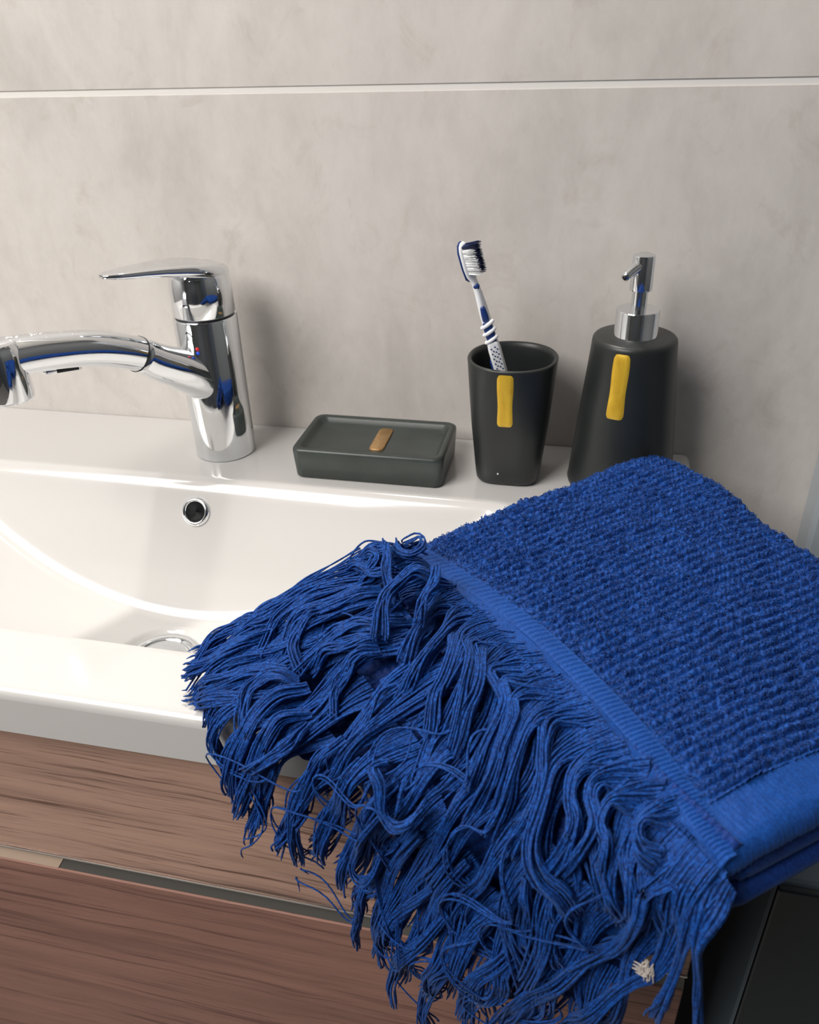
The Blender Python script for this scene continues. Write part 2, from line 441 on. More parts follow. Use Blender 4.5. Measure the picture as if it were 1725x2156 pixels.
mk('grip_profile', ([(cl, CF+.0012, -.1915), (cr, CF+.0012, -.1915), (cr, CF+.006, -.1758), (cl, CF+.006, -.1758), (cl, CF+.018, -.1915), (cr, CF+.018, -.1915), (cr, CF+.018, -.1758), (cl, CF+.018, -.1758)],
    [(0, 1, 2, 3), (4, 7, 6, 5), (0, 4, 5, 1), (3, 2, 6, 7), (0, 3, 7, 4), (1, 5, 6, 2)]), M_METAL, vanity, False, label='grey metal grip profile between the drawers')

mk('beige_plate', ([(cl, CF+.0008, -.1912), (-.3490, CF+.0008, -.1912), (-.3400, CF+.0052, -.1762), (cl, CF+.0052, -.1762), (cl, CF+.004, -.1912), (-.3490, CF+.004, -.1912), (-.3400, CF+.008, -.1762), (cl, CF+.008, -.1762)],
    [(0, 1, 2, 3), (4, 7, 6, 5), (0, 4, 5, 1), (3, 2, 6, 7), (0, 3, 7, 4), (1, 5, 6, 2)]), M_BEIGE, vanity, False, label='pale beige plate over the left of the grip profile')  # thin pale beige plate in front of the profile's left stretch
# ---------------- low cabinet to the right of the vanity
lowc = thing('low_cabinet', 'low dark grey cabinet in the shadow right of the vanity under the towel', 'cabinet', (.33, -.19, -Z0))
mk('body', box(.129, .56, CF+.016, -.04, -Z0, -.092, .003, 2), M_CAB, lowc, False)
mk('door', box(.1294, .56, CF+.0105, CF+.0155, -Z0+.03, -.0935, .001, 1), M_CABF, lowc, False, label='cabinet door, its shade put into near black')

# ---------------- mixer tap
FX, FY = -.3205, -.055; FR = .0268
A = math.radians(29); fd = np.array([-math.sin(A), -math.cos(A), 0]); fs = np.array([-fd[1], fd[0], 0])   # forward and sideways of the spout
fo = np.array([FX, FY, 0.])
tap = thing('mixer_tap', 'chrome single-lever mixer tap with a curved pull-out spout on the basin deck', 'tap', (FX, FY, 0))
mk('tap_body', lathe([(FR-.0006, .0003), (FR, .0010), (FR, .1255), (FR-.0008, .1268), (FR-.003, .1270)], FX, FY, 96), M_CHROME, tap, angle=40)
def path(pts, n): return spline(pts, n)
sp = path([(-.004, .060), (.012, .073), (.0352, .0895), (.0525, .1005), (.070, .1128), (.1022, .1262), (.1366, .1340), (.160, .1375), (.180, .1378)], 40)
rad = np.interp(np.linspace(0, 1, 40), [0, .25, .42, .7, .9, 1], [.0215, .0180, .0148, .0142, .0145, .0150])
def spout_rings(i0, i1, inset=0.):
    P = sp[i0:i1]; T = np.gradient(sp, axis=0)[i0:i1]; rings = []
    a = np.linspace(0, 2*math.pi, 40, endpoint=False)
    for (s, z), t, r in zip(P, T, rad[i0:i1]):
        t = t/np.linalg.norm(t); up = np.array([-t[1], t[0]])
        c = fo+fd*s+np.array([0, 0, z])
        U = fd*up[0]+np.array([0, 0, up[1]])
        # a flattened, softly squared section
        ca, sa = np.cos(a), np.sin(a)
        ca = np.sign(ca)*np.abs(ca)**.82; sa = np.sign(sa)*np.abs(sa)**.82
        rr = r-inset
        rings.append(c+(rr*1.06*ca)[:, None]*fs+(rr*.94*sa)[:, None]*U)
    return rings
mk('spout_arm', loft(spout_rings(0, 18)), M_CHROME, tap)
head = mk('spray_head', join(loft(spout_rings(17, 40)),
    lathe([(.0140, .1505), (.0164, .1475), (.0172, .1415), (.0172, .1112), (.0166, .1092), (.0150, .1085)], *(fo+fd*.1735)[:2], 56)), M_CHROME, tap, angle=50)
mk('seam_ring', loft([r for r in (lambda q: [q[0]-(fd*.0003), q[0]+fd*.0008])(spout_rings(17, 19, -.0003))], False, False), M_SEAM, tap, label='thin dark seam round the spout')
c_out = fo+fd*.1735
mk('aerator', lathe([(.0130, .1086), (.0130, .1079), (.010, .1077)], c_out[0], c_out[1], 32), M_SEAM, head, label='dark aerator under the spray head')
# spray button under the arm
def obox(c, hx, hy, hz, b, dirx, diry, dirz):
    V, F = box(-hx, hx, -hy, hy, -hz, hz, b, 2)
    V = np.array(V); return c+V[:, :1]*dirx+V[:, 1:2]*diry+V[:, 2:]*dirz, F
bd = fd*.99+np.array([0, 0, .14]); bd /= np.linalg.norm(bd); bu = np.array([0, 0, 1.])-bd*bd[2]; bu /= np.linalg.norm(bu)
bf = mk('button_frame', obox(fo+fd*.132+np.array([0, 0, .1205]), .014, .0062, .0032, .0012, bd, fs, bu), M_CHROME, head)
mk('spray_button', obox(fo+fd*.1295+np.array([0, 0, .1192]), .0088, .0065, .0017, .0006, bd, fs, bu), M_BLACK, bf, label='black spray button')
mk('water_marks', joinq([axis_lathe([(r_, .0), (r_*.9, .00025), (r_*.2, .0003)], fo+fd*s_+fs*o_+np.array([0, 0, float(np.interp(s_, sp[:, 0], sp[:, 1]+rad*.93))-.0001]), (0.05, 0, 1), 7)
    if False else (lambda v, f: (v, np.array([q for q in f if len(q) == 4])))(*axis_lathe([(r_, -.0004), (r_*.9, .0002), (r_*.15, .0003)], fo+fd*s_+fs*o_+np.array([0, 0, float(np.interp(s_, sp[:, 0], sp[:, 1]+rad*.94))-.3*abs(o_)*abs(o_)/.014]), (0.05, 0, 1), 7))
    for s_, o_, r_ in [(rng.uniform(.112, .165), rng.normal(0, .0035), rng.uniform(.0004, .0018)) for _ in range(46)]]), M_WATERSPOT, head, kind='stuff', label='dried water marks on the spray head')
# lever: a cap over the body and a flat tongue
cap = lathe([(FR-.0016, .1284), (FR-.0008, .1294), (FR-.0012, .150), (FR-.0022, .160), (FR-.0055, .1655), (FR-.012, .1685), (.004, .1695)], FX, FY, 80)
rings = []
for s, hw, z, th in [(-.0225, .010, .1592, .008), (-.018, .0175, .1598, .0110), (-.006, .0235, .1632, .0105), (.010, .0240, .1670, .0092), (.024, .0215, .1698, .0076), (.040, .0178, .1722, .0060), (.056, .0145, .1740, .0048), (.070, .0112, .1752, .0040), (.079, .0080, .1760, .0034), (.0845, .0035, .1764, .0022)]:
    q = rrect(hw, th*.62, min(hw, th*.62)*.92, 5)
    rings.append(fo+fd*s+q[:, :1]*fs+np.stack([0*q[:, 1], 0*q[:, 1], z+q[:, 1]], 1))
mk('lever', join(cap, loft(rings)), M_CHROME, tap, angle=60)
mk('cap_seam', lathe([(FR-.0025, .1268), (FR-.0022, .1286)], FX, FY, 64, False, False), M_SEAM, tap, label='dark gap under the lever cap')
ia = fo+np.array([0, 0, .104]); idir = np.array([.08, -1, .0]); idir /= np.linalg.norm(idir)
mk('red_mark', axis_lathe([(.0016, FR-.001), (.0016, FR+.0005), (.0005, FR+.0009)], ia+np.array([0, 0, .0016]), idir, 14), M_RED, tap, label='small red hot-water mark')
mk('blue_mark', axis_lathe([(.0016, FR-.001), (.0016, FR+.0005), (.0005, FR+.0009)], ia-np.array([0, 0, .0020]), idir, 14), M_BLUE, tap, label='small blue cold-water mark')

# ---------------- soap dish
dish = thing('soap_dish', 'charcoal rectangular soap dish with a bronze bar on the deck beside the tap', 'soap dish', (-.175, -.0605, 0))
dx, dy = -.1755, -.0605; DS = 1.022
def rr3(hx, hy, r, z): q = rrect(hx*DS, hy*DS, r, 6, dx, dy); z = z*1.035; return np.c_[q, np.full(len(q), z)]
mk('dish_body', loft([rr3(.0610, .0335, .007, .0004), rr3(.0625, .0350, .0075, .0015), rr3(.0638, .0366, .008, .0235), rr3(.0634, .0362, .008, .0258), rr3(.0620, .0348, .0078, .0270),
    rr3(.0592, .0320, .007, .0271), rr3(.0578, .0306, .0065, .0258), rr3(.0560, .0288, .006, .0228), rr3(.0535, .0262, .0055, .0214), rr3(.030, .012, .004, .0208)]), M_CHARCOAL2, dish, angle=50)
mk('bronze_bar', loft([np.c_[rrect(.0063, .0212, .0040, 5, dx+.0038, dy+.004), np.full(24, z)] if s == 1 else np.c_[rrect(.0055, .0204, .0034, 5, dx+.0038, dy+.004), np.full(24, z)] for z, s in ((.0200, 1), (.0226, 1), (.0232, 0))]), M_BRONZE, dish, label='bronze painted bar across the dish')

# ---------------- tumbler
CX, CY = -.0605, -.0575
cup = thing('toothbrush_cup', 'charcoal tapered tumbler with a gold strip holding the toothbrush', 'cup', (CX, CY, 0))
def sq(r, e, z, n=72, ox=0., oy=0.):
    a = np.linspace(0, 2*math.pi, n, endpoint=False); c, s = np.cos(a), np.sin(a)
    k = (np.abs(c)**e+np.abs(s)**e)**(-1/e)
    return np.stack([CX+ox+r*k*c, CY+oy+r*k*s, np.full(n, z)], 1)
def cup_r(z): return float(np.interp(z, [0, .012, .05, .104], [.0258, .0272, .0312, .0357]))
def cup_e(z): return float(np.interp(z, [0, .03, .104], [4.2, 3.4, 2.15]))
outer = [sq(.0225, 4, .0004), sq(.0250, 4.2, .0020), sq(.0262, 4.2, .0045)]+[sq(cup_r(z), cup_e(z), z) for z in np.linspace(.010, .1020, 16)]
lip = [sq(.0357, 2.15, .1032), sq(.0350, 2.15, .1042), sq(.0336, 2.15, .1044), sq(.0325, 2.15, .1036)]
inner = [sq(cup_r(z)-.0042, cup_e(z), z) for z in np.linspace(.100, .012, 12)]+[sq(.016, 3, .0085)]
mk('cup_body', loft(outer+lip+inner), M_CHARCOAL, cup)
def strip(rad_fn, ox, oy, cxy, z0, z1, u0, u1, hw0, hw1, m, parent, name, label, ang0, lift=.0010, n=26):
    """a raised painted strip that hugs a round wall; u = sideways offset of its middle"""
    V = []; nk = 9
    for i, z in enumerate(np.linspace(z0, z1, n)):
        t = i/(n-1); hw = hw0+(hw1-hw0)*t+.0003*math.sin(9*t+1); u = u0+(u1-u0)*t
        e = min(1, min(t, 1-t)*n/2.2)
        for j in range(nk):
            q = (j/(nk-1)*2-1); hh = hw*(.80+.20*math.sqrt(e)) if e < 1 else hw
            a = ang0+(u+q*hh)/rad_fn(z); l = lift*(1-abs(q)**6)*min(1, e*1.2) - .0003
            r = rad_fn(z, a)+l if rad_fn.__code__.co_argcount > 1 else rad_fn(z)+l
            V.append((cxy[0]+r*math.cos(a), cxy[1]+r*math.sin(a), z))
    return mk(name, (np.array(V), grid_faces(n, nk)), m, parent, label=label)
def cup_wall(z, a=-math.pi/2):
    e = cup_e(z); c, s = math.cos(a), math.sin(a)
    return cup_r(z)*(abs(c)**e+abs(s)**e)**(-1/e)
strip(cup_wall, 0, 0, (CX, CY), 0.0560, .1024, -.0012, -.0018, .0063, .0068, M_GOLD, cup, 'gold_strip', 'yellow gold strip down the front', -math.pi/2)
sa = -math.pi/2-.22
mk('glaze_speck', axis_lathe([(.0009, -.0006), (.0007, .0006), (.0002, .0008)], (CX+cup_wall(.012, sa)*math.cos(sa), CY+cup_wall(.012, sa)*math.sin(sa), .0125), (math.cos(sa), math.sin(sa), 0), 10), M_SPECK, cup, label='tiny white speck near the base')

# ---------------- soap dispenser
SX, SY = .0310, -.0560
disp = thing('soap_dispenser', 'charcoal conical soap dispenser with a chrome pump and gold strip, partly behind the towel', 'soap dispenser', (SX, SY, 0))
def disp_r(z): return float(np.interp(z, [0, .06, .119], [.0425, .0372, .0317]))
mk('bottle', lathe([(.0395, .0004), (.0420, .0014), (.0425, .0035)]+[(disp_r(z), z) for z in np.linspace(.006, .1205, 14)]+[(.0313, .1226), (.0302, .1240), (.0280, .1248), (.0150, .1254), (.0100, .1255)], SX, SY, 80), M_CHARCOAL, disp)
strip(disp_r, 0, 0, (SX, SY), .0690, .1208, -.0105, -.0090, .0070, .0066, M_GOLD, disp, 'gold_strip', 'ochre gold strip down the bottle', -math.pi/2, .0012)
pump = mk('pump', join(lathe([(.0162, .1225), (.0165, .1240), (.0160, .1246), (.0160, .1440), (.0154, .1449), (.0060, .1452)], SX, SY, 56),
    lathe([(.0057, .1445), (.0057, .1600)], SX, SY, 32)), M_CHROME, disp, label='chrome pump collar and stem', angle=40)
ph = mk('pump_head', lathe([(.0060, .1588), (.0080, .1592), (.0082, .1605), (.0080, .1830), (.0076, .1842), (.0060, .1848)], SX, SY, 40), M_CHROME, disp, label='chrome pump head', angle=40)
nd = np.array([-.62, -.78, -.10])
noz = np.array([SX, SY, .1780])+np.array([nd*s+np.array([0, 0, -.0030*(s/.017)**2]) for s in np.linspace(.003, .0205, 9)])
noz_o = mk('nozzle', tube(noz, np.linspace(.0044, .0030, 9), 18), M_CHROME, ph)
mk('nozzle_hole', axis_lathe([(.0019, 0), (.0018, .0004)], noz[-1], noz[-1]-noz[-2], 16), M_BLACK, noz_o, label='dark nozzle opening')

# ---------------- toothbrush, leaning on the tumbler's rim
BA = np.array([-.0470, -.0480, .0100])                       # foot inside the tumbler
BB = np.array([-.0955, -.0855, .1970])                       # tip of the head
bdir = BB-BA; BLn = np.linalg.norm(bdir); bdir /= BLn
bn = np.array([.93, -.34, 0.]); bn -= bdir*(bn@bdir); bn /= np.linalg.norm(bn)     # the side the bristles look to
bs = np.cross(bdir, bn)
def bp(s, u=0., v=0.): return BA+bdir*s+bn*u+bs*v
brush = thing('toothbrush', 'white and blue toothbrush leaning in the charcoal tumbler, bristles up', 'toothbrush', tuple(BA))
def brings(rows, k=18):
    out = []; a = np.linspace(0, 2*math.pi, k, endpoint=False)
    for s, hu, hv, du in rows:
        c, d = np.cos(a), np.sin(a)
        c = np.sign(c)*np.abs(c)**.8; d = np.sign(d)*np.abs(d)**.8
        out.append(np.array([bp(s, du+hu*x, hv*y) for x, y in zip(c, d)]))
    return out
e = BLn
mk('handle', loft(brings([(0, .0012, .0015, 0), (.003, .0032, .0045, 0), (.03, .0040, .0058, 0), (.07, .0040, .0060, 0), (e-.088, .0042, .0058, 0), (e-.080, .0036, .0050, 0), (e-.070, .0032, .0048, 0), (e-.052, .0030, .0042, 0), (e-.040, .0026, .0032, 0), (e-.033, .0023, .0026, -.0006), (e-.029, .0022, .0032, -.0012), (e-.025, .0021, .0052, -.0018), (e-.018, .0020, .0060, -.0020), (e-.006, .0020, .0056, -.0020), (e-.002, .0018, .0042, -.0020), (e, .0010, .0020, -.0020)])), M_WHITE_PL, brush)
mk('head_back', loft(brings([(e-.030, .0006, .0018, -.0040), (e-.027, .0009, .0046, -.0044), (e-.018, .0010, .0056, -.0044), (e-.006, .0010, .0052, -.0044), (e-.001, .0008, .0034, -.0042), (e+.0006, .0004, .0015, -.0038)])), M_BLUE_PL, brush, label='blue rubber back of the head')
# grips on the side that faces the room
gdir = np.array([.15, -1., .1]); gdir -= bdir*(gdir@bdir); gdir /= np.linalg.norm(gdir); gs = np.cross(bdir, gdir)
def grip(s0, s1, w0, w1, off, name, label, par):
    R_ = []
    for s, k in ((s0, .55), (s0+.0015, .9), ((s0+s1)/2, 1.), (s1-.0015, .95), (s1, .6)):
        w = (w0+(w1-w0)*(s-s0)/(s1-s0))*k
        q = rrect(w, .0016*k, .0014*k, 4)
        R_.append(BA+bdir*s+gdir*off+q[:, :1]*gs+q[:, 1:]*gdir)
    return mk(name, loft(R_), M_BLUE_PL, par, label=label)
grip(e-.0360, e-.0318, .0026, .0024, .0014, 'neck_grip', 'small blue rubber dot on the neck', brush)
grip(e-.0625, e-.0495, .0031, .0020, .0036, 'thumb_grip', 'blue rubber wedge below the neck', brush)
grip(e-.0820, e-.0622, .0040, .0036, .0036, 'waist_grip', 'blue rubber waist between white ribs', brush)
mk('back_grip', loft(brings([(e-.150, .0030, .0040, -.0026), (e-.120, .0036, .0050, -.0026), (e-.098, .0034, .0050, -.0026), (e-.094, .002, .003, -.0026)])), M_BLUE_PL, brush, label='blue rubber back of the handle')
for i, s in enumerate((e-.0645, e-.0708, e-.0775)):
    tilt = gs*.9+bdir*.34; tilt /= np.linalg.norm(tilt)
    mk('grip_rib', tube([BA+bdir*s+gdir*(.0050-.0016*abs(q)**2)+tilt*(.0058*q) for q in np.linspace(-1, 1, 11)], [.0010]+[.0016]*9+[.0010], 10), M_WHITE_PL, brush)
dots = []
for i in range(16):
    s = e-.0835-.0022*i
    for j in range(2):
        v = (-.0016 if j else .0016)+(.0007 if i % 2 else -.0007)
        c = BA+bdir*(s-(.0011 if j else 0))+gdir*.0064+gs*v
        c = BA+bdir*(s-(.0011 if j else 0))+gdir*.00585+gs*v
        dots.append(axis_lathe([(.00062, -.002), (.00062, .0002), (.0003, .0005)], c, gdir, 8))
mk('white_pad', (lambda R_: loft(R_))([BA+bdir*s+gdir*.0042+q[:, :1]*gs+q[:, 1:]*gdir for s, q in ((e-.0795, rrect(.003, .0012, .0011, 4)), (e-.0815, rrect(.0042, .0016, .0014, 4)), (e-.130, rrect(.0042, .0016, .0014, 4)), (e-.136, rrect(.002, .0008, .0007, 4)))]), M_WHITE_PL, brush, label='white dotted thumb pad')
mk('grip_dot', join(*dots), M_BLUE_PL, brush, label='rows of small blue dots on the pad')
def tuft(s, v, L, m, n, spread, name, lab=None, lean=0.):
    P = []
    for _ in range(n):
        a, b = rng.uniform(-1, 1, 2)
        p0 = bp(s+a*.0010, -.0004, v+b*.0010)
        p1 = bp(s+a*(.0010+spread)+lean, L*rng.uniform(.86, 1.05), v+b*(.0010+spread))
        P.append([p0, (p0*.55+p1*.45)+bdir*rng.normal(0, .0002), p1])
    V_, F_ = yarns(np.array(P), .00034, 3)
    return mk(name, (V_, F_), m, brush, label=lab)
for i in range(9):
    s = e-.0215+.0020*i
    for v, L, m in ((-.0036, .0100, M_BRISTLE), (-.0012, .0112, M_NAVY), (.0012, .0112, M_NAVY), (.0036, .0100, M_BRISTLE)):
        tuft(s, v, L, m, 16, .0007, 'bristle_tuft', 'navy bristle tuft' if m is M_NAVY else 'white bristle tuft')
for v in (-.003, -.001, .001, .003):
    tuft(e-.0028, v, .0115, M_NAVY, 20, .0012, 'bristle_tuft', 'navy bristle tuft', .0006)

# ---------------- towel
A0 = np.array([-.095, -.262, 0.]); B0 = np.array([.068, -.451, 0.])
TWD = np.linalg.norm(B0-A0); e_w = (B0-A0)/TWD; e_l = np.array([-e_w[1], e_w[0], 0.])
TZ, LF, RC, RE, WO = .0495, .232, .024, .018, -.014
towel = thing('towel', 'folded royal blue terry towel with tangled fringe over the right end of the washbasin', 'towel', (0, -.3, .003))
def droop(P):
    d = np.clip(P[..., 0]-.075, 0, .3); Q = P.copy(); Q[..., 2] -= np.minimum(3*d*d, .005); return Q
def slab(wm, l, zt, r, LFx=LF, wmax=None):
    """a rounded-over top: (wm, l) -> points; past the outline the surface turns down as a wall"""
    hw = 5.0 if wmax is None else (wmax-WO)/2
    cx_ = hw+WO; px = wm-cx_; py = l-(LFx-5.0)
    qx = np.abs(px)-hw+RC; qy = np.abs(py)-5.0+RC
    out = np.hypot(np.maximum(qx, 0), np.maximum(qy, 0)); d = -(out+np.minimum(np.maximum(qx, qy), 0)-RC)
    nx = np.where((qx > 0) & (qy > 0), qx/np.maximum(out, 1e-9), (qx > qy)*1.)*np.sign(px)
    ny = np.where((qx > 0) & (qy > 0), qy/np.maximum(out, 1e-9), (qx <= qy)*1.)*np.sign(py)
    e = np.clip(-d, 0, .0255)
    w2 = wm-nx*e*1.75; l2 = l-ny*e*1.75
    di = np.clip(d, 0, r)
    z = zt-r+np.sqrt(np.maximum(0, r*r-(r-di)**2))-e
    f = np.clip(l2/LF, 0, 1); f = f*f*(3-2*f)
    w2 = w2-.021*np.clip(1-w2/.16, 0, 1)*np.clip(l2/.2, 0, 1)**.9
    l2 = l2-.21*np.clip(w2-.045, 0, 1)*f
    return A0+w2[..., None]*e_w+l2[..., None]*e_l+np.stack([0*z, 0*z, z], -1)
def normals(P):
    n = np.cross(np.gradient(P, axis=0), np.gradient(P, axis=1))
    n /= np.linalg.norm(n, axis=2, keepdims=True)+1e-12
    return n*np.sign(n[n.shape[0]//2, n.shape[1]//3, 2])
def lb(wm):                                                     # where the terry pile starts behind the hem
    q = np.clip(wm/TWD, 0, 1.05); return .003+.017*np.sin(np.pi*np.clip(q, 0, 1))**.8
def pillow(wm, l):
    return .0016*np.sin(wm*26+1)*np.sin(l*22+.5)+.0012*vnoise(wm, l, .045, 5)
WS = .229
nw_, nl_ = 420, 440
wm = np.linspace(WO-.026, WS, nw_)[:, None]+np.zeros((1, nl_))
sl = np.linspace(0, 1, nl_)[None, :]
l_ = lb(wm)+(LF+.025-lb(wm))*sl
P = slab(wm, l_, TZ, RE); P[..., 2] += pillow(wm, l_)*np.clip((l_)/.03, 0, 1)
P = droop(P); Nn = normals(P)
PW, PL = .0053, .0040
ww_ = wm+.0011*vnoise(wm, l_, .010, 11)+.0010*vnoise(wm, l_, .04, 12)
row = np.floor(ww_/PW)
ll_ = l_+.0012*vnoise(wm, l_, .006, 13)+row*PL*.37
rib = 1-np.abs(np.cos(np.pi*ww_/PW))**4.5
nub = 1-.60*np.abs(np.cos(np.pi*ll_/PL))**3*(.6+.4*vnoise(wm, l_, .009, 17))
disp = .0029*rib*nub*(1+.45*vnoise(wm, l_, .005, 14))+.0007*vnoise(wm, l_, .0016, 15)+.0007*vnoise(wm, l_, .0032, 16)-.0010
disp *= np.clip(sl*14, .1, 1)
mk('terry_pile', ((P+Nn*disp[..., None]).reshape(-1, 3), grid_faces(nw_, nl_)), M_TERRY, towel, label='ribbed royal blue terry pile on the top fold')
# loose loops of the pile
nL = 26000
iu = rng.integers(2, nw_-2, nL); ju = rng.integers(4, nl_-2, nL)
keep = (rib*nub)[iu, ju] > .45
iu, ju = iu[keep], ju[keep]; nL = len(iu)
c0 = (P+Nn*disp[..., None])[iu, ju]; nn = Nn[iu, ju]
ang = rng.uniform(0, 2*np.pi, nL); tx = np.cross(nn, [.3, .8, .5]); tx /= np.linalg.norm(tx, axis=1, keepdims=True); ty = np.cross(nn, tx)
dd = np.cos(ang)[:, None]*tx+np.sin(ang)[:, None]*ty
span = rng.uniform(.0007, .0013, nL)[:, None]; hh = rng.uniform(.0004, .0011, nL)[:, None]
LP = np.stack([c0-dd*span-nn*.0003, c0-dd*span*.6+nn*hh*.8, c0+nn*hh+np.cross(nn, dd)*.0003, c0+dd*span*.6+nn*hh*.8, c0+dd*span-nn*.0003], 1)
V_, F_ = yarns(LP, .00024, 3)
mk('terry_loop', (V_, F_), M_TERRY, towel, kind='stuff', label='single loops of the pile')
# selvedge along the near long side
wm = np.linspace(WS-.0015, TWD+.0145, 46)[:, None]+np.zeros((1, 200)); l_ = np.linspace(-.004, LF+.02, 200)[None, :]+0*wm
P = slab(wm, l_, TZ, .009, LF, TWD+.004); P[..., 2] += pillow(wm, l_)*np.clip(l_/.03, 0, 1)
P = droop(P); Nn = normals(P)
dsp = .0003*np.cos(2*np.pi*l_/.0021)+.0003*vnoise(wm, l_, .004, 21)
mk('selvedge', ((P+Nn*dsp[..., None]).reshape(-1, 3), grid_faces(46, 200)), M_BAND, towel, label='smooth flat-woven selvedge of the top fold')
# folded layers below the top one
for z0_, z1_, ins, lf in ((.0275, .0385, .000, LF-.003), (.0160, .0272, -.003, LF-.008), (.0075, .0157, .001, LF-.010)):
    q = rrect((TWD+.004)/2, (lf-.002)/2, .012, 8, (TWD+.004)/2, (lf+.002)/2)
    RR = []
    zc, hz = (z0_+z1_)/2, (z1_-z0_)/2
    cen2 = np.array([(TWD+.004)/2, (lf+.002)/2])
    for a in np.linspace(-math.pi/2, math.pi/2, 9):
        k = 1-(ins+.006*(1-math.cos(a)))/(TWD/2)
        # finer outline: 8 points between corners
        qq = cen2+(q-cen2)*k
        dense = np.vstack([qq[i]+(qq[(i+1) % len(qq)]-qq[i])*u for i in range(len(qq)) for u in (0, .25, .5, .75)])
        dense = np.c_[dense[:, 0], dense[:, 1]-.21*np.clip(dense[:, 0]-.045, 0, 1)*np.clip(dense[:, 1]/LF, 0, 1)**2]
        Pq = A0+dense[:, :1]*e_w+dense[:, 1:]*e_l; Pq[:, 2] = zc+hz*math.sin(a)+.0006*np.sin(np.arange(len(dense))*.7+z0_*900)
        RR.append(droop(Pq))
    mk('fold_layer', loft(RR), M_LAYER, towel)

# the fringed end: everything below follows the slope surface S(w, t)
LEN = np.array([.147, .186, .180, .240, .237])
def flen(w): return np.interp(w, [0, .25, .5, .75, 1], LEN)
def clear(P):
    """keep threads and cloth on top of the rim and in front of the basin"""
    P = P.copy(); x, y, z = P[..., 0], P[..., 1], P[..., 2]
    inside = (y > -.3806) & (y < -.32) & (z < .0016) & (x < BR+.001)
    q = (x*7000) % 1
    cr = inside & (y < -.371) & (z > -.007)
    up = inside & ~cr & (z > -.016); fr = inside & ~cr & ~up
    z[up] = .0018+.0010*q[up]; y[fr] = -.3800-.0010*q[fr]
    a, b = y[cr]+.371-1e-6, z[cr]+.007+1e-6; n = np.hypot(a, b); R = .0118+.0010*q[cr]
    y[cr] = -.371+a/n*R; z[cr] = -.007+b/n*R
    return P
def top(w, l, h):
    """l >= 0 on the top fold, l < 0 down the slope"""
    P = S(w, np.where(l < 0, -l/flen(w), 0.), h)
    P = P+np.maximum(l, 0)[..., None]*e_l
    return P
nb, mb = 520, 16
w_ = np.linspace(-.03, 1.012, nb)[:, None]+np.zeros((1, mb)); s_ = np.linspace(0, 1, mb)[None, :]+0*w_
hem_w = .0125
l_ = lb(w_*TWD)+.0015-hem_w*s_
P = top(w_, l_, np.full(w_.shape, .0004)); Nn = normals(P)
ridge = .00042*np.cos(2*np.pi*(w_*TWD-.15*l_)/.0030)*np.clip(np.sin(np.pi*s_)*2, 0, 1)+.0006*np.sin(np.pi*s_)
mk('hem_band', ((P+Nn*ridge[..., None]).reshape(-1, 3), grid_faces(nb, mb)), M_BAND, towel, label='ribbed flat-woven hem between pile and fringe')
nb, mb = 700, 26
w_ = np.linspace(-.03, 1.012, nb)[:, None]+np.zeros((1, mb)); s_ = np.linspace(0, 1, mb)[None, :]+0*w_
l_ = lb(w_*TWD)+.0020-hem_w-.020*s_
P = top(w_, l_, .0002-.0012*s_); Nn = normals(P)
ridge = .00030*np.cos(2*np.pi*(w_*TWD)/.0011)+.0005*vnoise(w_*TWD, l_, .012, 31)+.0004*vnoise(w_*TWD*3, l_*.4, .012, 32)
mk('flat_weave', ((P+Nn*ridge[..., None]).reshape(-1, 3), grid_faces(nb, mb)), M_BAND, towel, label='fine flat weave where the fringe threads start')
# cloth of the lower layers, stepped, each with its own hem
def sheet(name, t0, t1, h, th, w0, w1, m, lab=None, n=160, k=40, rough=0.):
    w_ = np.linspace(w0, w1, n)[:, None]+np.zeros((1, k)); t_ = np.linspace(t0, t1, k)[None, :]+0*w_
    hh = h+.0022*vnoise(w_, t_, .11, 40+int(t1*100))
    if rough: hh = hh+rough*(1-np.abs(np.cos(np.pi*w_*TWD/PW))**4)*(1-.5*np.abs(np.cos(np.pi*t_*.19/PL+np.floor(w_*TWD/PW)))**3)
    a = clear(S(w_, t_, hh)); b = clear(S(w_, t_, hh-th))
    V = np.vstack([a.reshape(-1, 3), b.reshape(-1, 3)]); F = grid_faces(n, k); m_ = n*k
    i = np.arange(m_).reshape(n, k); lp = np.r_[i[:, 0], i[-1, 1:], i[-2::-1, -1], i[0, -2:0:-1]]; ln = np.roll(lp, -1)
    F = np.vstack([F, F[:, ::-1]+m_, np.stack([lp, ln, ln+m_, lp+m_], 1)[:, ::-1]])
    return mk(name, (V, F), m, towel, label=lab)
sheet('lower_layer', -.03, .30, -.0055, .004, -.01, 1.0, M_LAYER, None, 240, 90, .0016)
sheet('lower_layer', .05, .52, -.0090, .004, .0, 1.0, M_LAYER, None, 240, 90, .0016)
sheet('lower_layer', .20, .72, -.0130, .005, .02, .98, M_LAYER, None, 240, 90, .0016)
def hem(t0, w0, w1, h, wid):
    n, k = 320, 10
    w_ = np.linspace(w0, w1, n)[:, None]+np.zeros((1, k)); s = np.linspace(0, 1, k)[None, :]
    t_ = t0+.012*np.sin(w_*14+t0*9)+s*wid/flen(w_)
    P = clear(S(w_, t_, h+.0006*np.cos(2*np.pi*w_*TWD/.0028)*np.sin(np.pi*s)))
    return mk('lower_hem', (P.reshape(-1, 3), grid_faces(n, k)), M_BAND, towel, label='flat-woven hem of a lower layer')
for a in ((.20, .0, .32, .0012, .016), (.28, .28, .55, .0000, .016), (.30, .70, 1.0, -.001, .016), (.42, .05, .30, -.001, .014), (.50, .55, .95, -.002, .016)): hem(*a)

